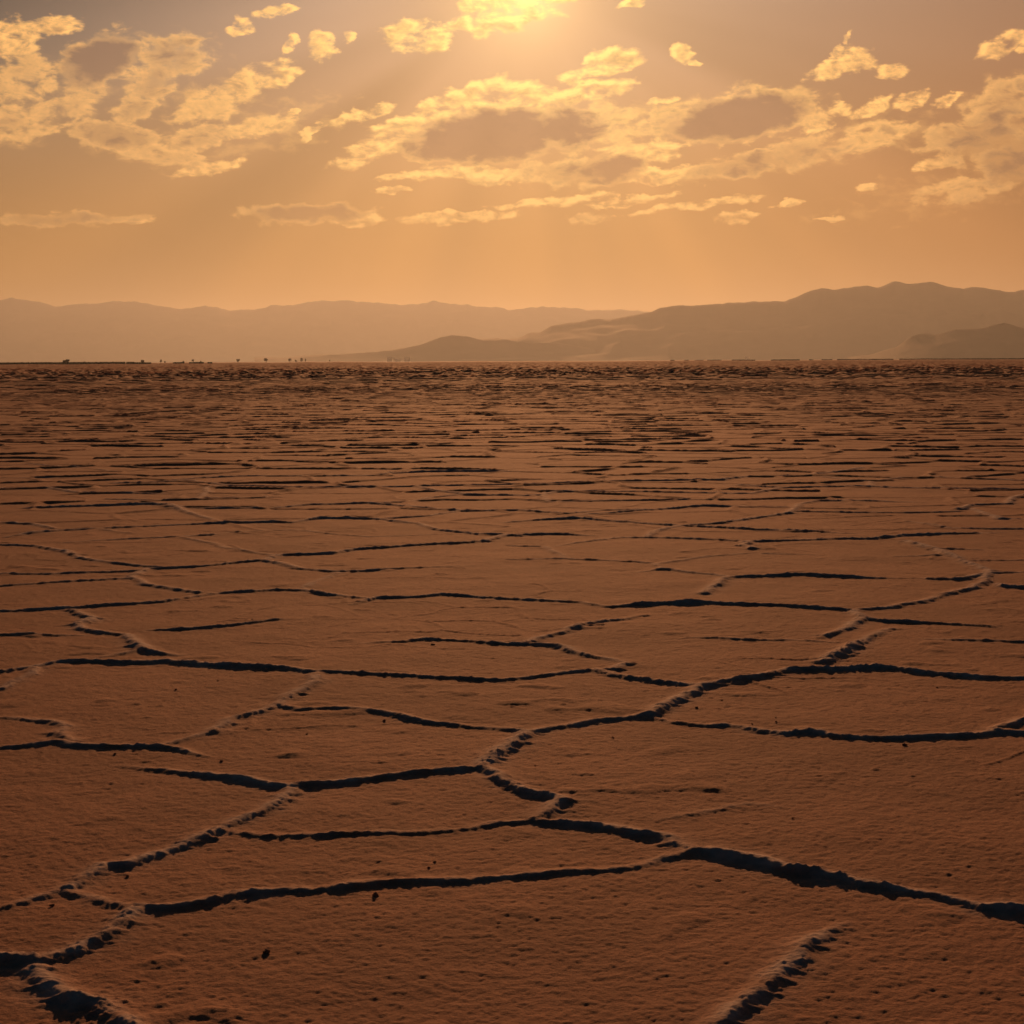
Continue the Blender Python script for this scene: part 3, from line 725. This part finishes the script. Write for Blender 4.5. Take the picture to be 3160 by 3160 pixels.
mountains("far_mountains", FAR, 24000, 2900, 5, 520)
mountains("mountains", MID, 13200, 1900, 25, 620)
mountains("foothills", NEARC, 12000, 480, 65, 300)
mountains("foothills", FOOT, 8600, 620, 45, 260)

# ------------------------------------------------------------------ air
haze_m = bpy.data.materials.new("haze_air")
haze_m.use_nodes = True
haze_m.node_tree.nodes.clear()
hz = NT(haze_m.node_tree)
pv = hz.new('ShaderNodeVolumePrincipled')
pv.inputs['Color'].default_value = (0.57, 0.66, 0.74, 1)
pv.inputs['Density'].default_value = 0.000036
pv.inputs['Anisotropy'].default_value = 0.6
ho = hz.new('ShaderNodeOutputMaterial')
haze_m.node_tree.links.new(pv.outputs[0], ho.inputs['Volume'])
B = 32000
hv = [(sx * B, sy * B, z_) for z_ in (-60, 850) for sx, sy in ((-1, -1), (1, -1), (1, 1), (-1, 1))]
hf = [(3, 2, 1, 0), (4, 5, 6, 7), (0, 1, 5, 4), (1, 2, 6, 5), (2, 3, 7, 6), (3, 0, 4, 7)]
haze = mesh_obj("haze", hv, hf, haze_m, smooth=False)
tag(haze, kind='stuff')

# ------------------------------------------------------------------ things on the horizon
bark = material("bark", (0.09, 0.06, 0.045), 0.9, 0.2, 4)
leaf = material("dry_leaf", (0.060, 0.055, 0.040), 0.9, 0.3, 3)
plaster = material("pale_plaster", (0.72, 0.66, 0.60), 0.9, 0.1, 1)
dark = material("dark_opening", (0.05, 0.045, 0.04), 0.8, 0.1, 1)


def crown_mesh(rx, rz, zc, n, rs, size):
    vs, fs = [], []
    blobs = [(rs.uniform(-.5, .5) * rx, rs.uniform(-.5, .5) * rx, zc + rs.uniform(-.45, .55) * rz, rs.uniform(.35, .62)) for _ in range(7)]
    for _ in range(n):
        bx, by, bz, br = rs.choice(blobs)
        v = Vector((rs.gauss(0, 1), rs.gauss(0, 1), rs.gauss(0, 1))).normalized() * (rs.random() ** .4) * br
        c = Vector((bx + v.x * rx, by + v.y * rx, max(0.1, bz + v.z * rz)))
        q = Vector((rs.gauss(0, 1), rs.gauss(0, 1), rs.gauss(0, 1))).normalized()
        p = q.orthogonal().normalized() * size * rs.uniform(.5, 1.2)
        p2 = q.cross(p) * .6
        k = len(vs)
        vs += [tuple(c - p), tuple(c + p2), tuple(c + p), tuple(c - p2)]
        fs.append((k, k + 1, k + 2, k + 3))
    return vs, fs


def trunk_mesh(h, r0, rs):
    vs, fs = [], []
    def limb(p0, p1, ra, rb, seg=5):
        d = (p1 - p0).normalized(); a = d.orthogonal().normalized(); b = d.cross(a)
        k = len(vs)
        for p, rr_ in ((p0, ra), ((p0 + p1) / 2 + a * ra * .5, (ra + rb) / 2), (p1, rb)):
            for i in range(seg):
                t_ = 2 * math.pi * i / seg
                vs.append(tuple(p + (a * math.cos(t_) + b * math.sin(t_)) * rr_))
        for s in range(2):
            for i in range(seg):
                fs.append((k + s * seg + i, k + s * seg + (i + 1) % seg, k + (s + 1) * seg + (i + 1) % seg, k + (s + 1) * seg + i))
    top = Vector((0, 0, h * .45))
    limb(Vector((0, 0, -1.0)), top, r0, r0 * .7)
    for _ in range(5):
        a = rs.uniform(0, 6.28)
        limb(top, Vector((math.cos(a) * h * .28, math.sin(a) * h * .28, h * rs.uniform(.65, .9))), r0 * .55, r0 * .15)
    return vs, fs


def plant_tree(px, dist, hpx, wpx, label, name='tree', cat='tree', seed=1, group=None):
    """px across the photo, sizes in photo px (1932)"""
    rs = random.Random(seed)
    d = ray(px, 681)
    k = dist / math.hypot(d.x, d.y)
    m_ = dist / 3773
    h, wd_ = hpx * m_, wpx * m_ / 2
    root = bpy.data.objects.new(name, None)
    COL.objects.link(root)
    root.location = (d.x * k, d.y * k, 0.45)
    tag(root, label, cat, group)
    v, f = trunk_mesh(h, max(0.12, wd_ * .14), rs)
    mesh_obj('trunk', v, f, bark, root)
    v, f = crown_mesh(wd_ * 1.25, h * .52, h * .55, 620, rs, max(0.16, wd_ * .22))
    mesh_obj('crown', v, f, leaf, root, smooth=False)
    return root


TG = 'far trees and shrubs on the left horizon'
T = [
    (70, 1500, 3.2, 5, 'low dark shrub on the left horizon, leftmost bump on the dark vegetation strip', 'shrub', 'shrub'),
    (126, 1500, 8.5, 13, 'broad dark tree on the left horizon, the biggest of all the far trees', 'tree', 'tree'),
    (159, 1500, 4, 6, 'small dark shrub on the horizon just right of the biggest far tree', 'shrub', 'shrub'),
    (213, 1550, 4.5, 4, 'small narrow shrub on the horizon halfway between the biggest tree and the next round tree', 'shrub', 'shrub'),
    (269, 1550, 6.5, 6, 'round dark tree on the horizon, next tall one right of the biggest tree', 'tree', 'tree'),
    (303, 1600, 6.5, 4.2, 'narrow dark tree on the horizon, left one of a close tall and short pair', 'tree', 'tree'),
    (311, 1600, 4.5, 3.4, 'short shrub on the horizon touching the right side of a narrow dark tree', 'shrub', 'shrub'),
    (346, 1650, 4, 4, 'faint small shrub on the horizon just left of a slim upright tree', 'shrub', 'shrub'),
    (364, 1650, 6, 4.4, 'slim upright tree on the horizon near the end of the dark vegetation strip', 'tree', 'tree'),
    (379, 1700, 3.5, 3.2, 'tiny faint shrub just right of the slim upright tree at the strip end', 'shrub', 'shrub'),
    (449, 1700, 7, 6.2, 'dark leafy tree standing alone on the horizon, left of two isolated ones', 'tree', 'tree'),
    (502, 1700, 7.5, 7, 'dark square topped tree alone on the horizon, right of two isolated ones', 'tree', 'tree'),
    (547, 1750, 7.5, 5, 'dark upright tree, leftmost of the row of four close together on the horizon', 'tree', 'tree'),
    (558, 1750, 5, 4.4, 'short round shrub, second from left in the row of four on the horizon', 'shrub', 'shrub'),
    (569, 1750, 7.8, 4.6, 'tall dark tree, third and tallest of the row of four on the horizon', 'tree', 'tree'),
    (576, 1750, 6, 3.4, 'thin paler tree, rightmost of the row of four on the horizon', 'tree', 'tree'),
    (622, 1800, 4.5, 3, 'tiny lone shrub on the horizon right of the row of four', 'shrub', 'shrub'),
]
for i, (px, ds, hp, wp, lb, nm, ct) in enumerate(T):
    plant_tree(px, 1450 + max(0, px - 70) * 4.6, hp, wp, lb, nm, ct, 100 + i, TG)


def belt(name, x0, x1, dist, hpx, cover, seed, label, cnt):
    """an uncountable low band of scrub"""
    rs = random.Random(seed)
    vs, fs = [], []
    m_ = dist / 3773
    for _ in range(cnt):
        px = rs.uniform(x0, x1)
        f_ = (px - x0) / (x1 - x0)
        c_ = cover(f_)
        if float(vnoise(np.array([px / 9.0]), np.array([seed * 1.7]), seed)[0]) + 0.5 > c_: continue
        d = ray(px, 681)
        k = (dist + rs.uniform(0, 60)) / math.hypot(d.x, d.y)
        hh = hpx(f_) * m_
        z_ = rs.uniform(0.2, hh + 0.4)
        s = 0.32 * rs.uniform(.6, 1.5)
        c = Vector((d.x * k, d.y * k, z_))
        q = Vector((rs.gauss(0, 1), rs.gauss(0, 1), rs.gauss(0, 1))).normalized()
        p = q.orthogonal().normalized() * s * 1.6
        p2 = q.cross(p) * .5
        b = len(vs)
        vs += [tuple(c - p), tuple(c + p2), tuple(c + p), tuple(c - p2)]
        fs.append((b, b + 1, b + 2, b + 3))
    o = mesh_obj(name, vs, fs, leaf, smooth=False)
    tag(o, label, 'scrub', None, 'stuff')


belt('scrub_belt', -420, 400, 1480, lambda f: 3.4 if f < .82 else 2.4, lambda f: 1.2 if f < .80 else .62, 4, 'low dark band of scrub along the left end of the horizon', 46000)
belt('scrub_belt', 1230, 2350, 2600, lambda f: 1.4 + 1.4 * f, lambda f: .38 + 1.1 * f, 9, 'thin broken dark line of scrub along the right half of the horizon', 26000)


def building(px, dist, hpx, wpx, label, seed):
    rs = random.Random(seed)
    d = ray(px, 681); k = dist / math.hypot(d.x, d.y); m_ = dist / 3773
    h, wd_, dp = hpx * m_, wpx * m_, 9.0
    root = bpy.data.objects.new('building', None); COL.objects.link(root)
    root.location = (d.x * k, d.y * k, 0)
    root.rotation_euler = (0, 0, -math.atan2(d.x, d.y))
    tag(root, label, 'building', 'far pale buildings')
    def box(nm, x0, x1, y0, y1, z0, z1, mt, par=root):
        vs = [(x, y, z) for z in (z0, z1) for x, y in ((x0, y0), (x1, y0), (x1, y1), (x0, y1))]
        return mesh_obj(nm, vs, hf, mt, par, smooth=False)
    box('wall', -wd_ / 2, wd_ / 2, 0, dp, -.3, h, plaster)
    box('roof', -wd_ / 2 - .25, wd_ / 2 + .25, -.25, dp + .25, h + .002, h + .35, plaster)
    n = max(2, int(wd_ / 4))
    for i in range(n):
        x = -wd_ / 2 + (i + .5) * wd_ / n
        box('window', x - .6, x + .6, -.03, -.002, h * .5, h * .5 + 1.2, dark)


building(735, 9400, 8, 9, 'tall pale blocky building on the horizon, leftmost of the far building group', 1)
building(750, 9400, 5.5, 12, 'long low pale building between the two taller ones on the horizon', 2)
building(768, 9400, 7.5, 12, 'wide pale building on the horizon, rightmost of the far building group', 3)
building(1410, 9400, 5, 8, 'lone tiny pale building on the horizon below the long right mountain', 4)

# ------------------------------------------------------------------ loose salt clods
CLODS = [
    (503, 1796, 1.35, 'largest rounded dark salt clod alone on the bare plate at the lower left'),
    (709, 1690, 1.15, 'upright pale topped salt clod just below the long lower ridge'),
    (99, 1707, .95, 'dark salt clod just below the fork of two ridges at the far left'),
    (240, 1649, .85, 'dark salt clod below the diagonal ridge at the lower left'),
    (332, 1300, .95, 'small black salt clod alone on the plate below the long upper left ridge'),
    (418, 1433, .8, 'brown salt clod above the tapering start of a thick ridge at left'),
    (579, 1382, .7, 'small salt clod in the middle of the left central plate'),
    (411, 1283, .6, 'tiny salt clod just below the long thick ridge at left'),
    (217, 1420, .8, 'salt clod resting under the ragged ridge at the left edge'),
    (725, 1357, 1.0, 'salt clod right below the curving ridge at centre left'),
    (816, 1214, 1.4, 'wide brown salt clod under the short thin ridge at upper centre'),
    (1156, 1390, .9, 'salt clod on the plate below the lumpy central ridge'),
    (1010, 1441, .6, 'tiny salt clod right of the central ridge junction'),
    (1314, 1333, .9, 'salt clod right of the big lumps where the ridges meet'),
    (1362, 1318, .7, 'small salt clod under the rising ridge right of centre'),
    (1464, 1353, .6, 'tiny salt clod, upper one of a close pair above the right ridge'),
    (1464, 1361, .65, 'tiny salt clod, lower one of a close pair above the right ridge'),
    (1419, 1364, .6, 'tiny salt clod left of the close pair above the right ridge'),
    (1706, 1404, 1.25, 'dark salt clod sitting just below the thick ridge at right'),
    (1496, 1543, .7, 'small dark salt clod right of the short faint ridge'),
    (1768, 1293, .7, 'small salt clod below the thick ridge near the right edge'),
    (820, 1624, .7, 'salt clod, upper right one of two above the long lower ridge'),
    (809, 1635, .6, 'salt clod, lower left one of two above the long lower ridge'),
    (476, 1166, .9, 'salt clod just above the tapering ridge at upper left'),
]
protos = []
for s in range(4):
    bmx = bmesh.new()
    bmesh.ops.create_icosphere(bmx, subdivisions=4, radius=1)
    co = np.array([v.co[:] for v in bmx.verts])
    nz = fbm(co[:, 0] * 1.4 + s * 9 + co[:, 2], co[:, 1] * 1.4 - co[:, 2] * .8, 200 + s, 4, 0.6)
    for v, k in zip(bmx.verts, nz):
        v.co = v.co * (1 + 0.75 * float(k))
        v.co.z = max(-0.5, v.co.z)
    me = bpy.data.meshes.new('salt_clod')
    bmx.to_mesh(me); bmx.free()
    me.materials.append(salt)
    me.polygons.foreach_set('use_smooth', [True] * len(me.polygons))
    protos.append(me)
rs = random.Random(5)
for i, (px, py, sz, lb) in enumerate(CLODS):
    gx, gy = ground(px, py + 3)
    o = bpy.data.objects.new('salt_clod', protos[i % 4])
    COL.objects.link(o)
    s = sz / 100 * 0.66
    o.location = (gx, gy, zat(gx, gy) + s * 0.35)
    o.scale = (s * rs.uniform(.85, 1.15), s * rs.uniform(.85, 1.15), s * (1.2 if i == 1 else rs.uniform(.5, .7)))
    o.rotation_euler = (0, 0, rs.uniform(0, 6.28))
    tag(o, lb, 'salt clod', 'loose salt clods on the plates')
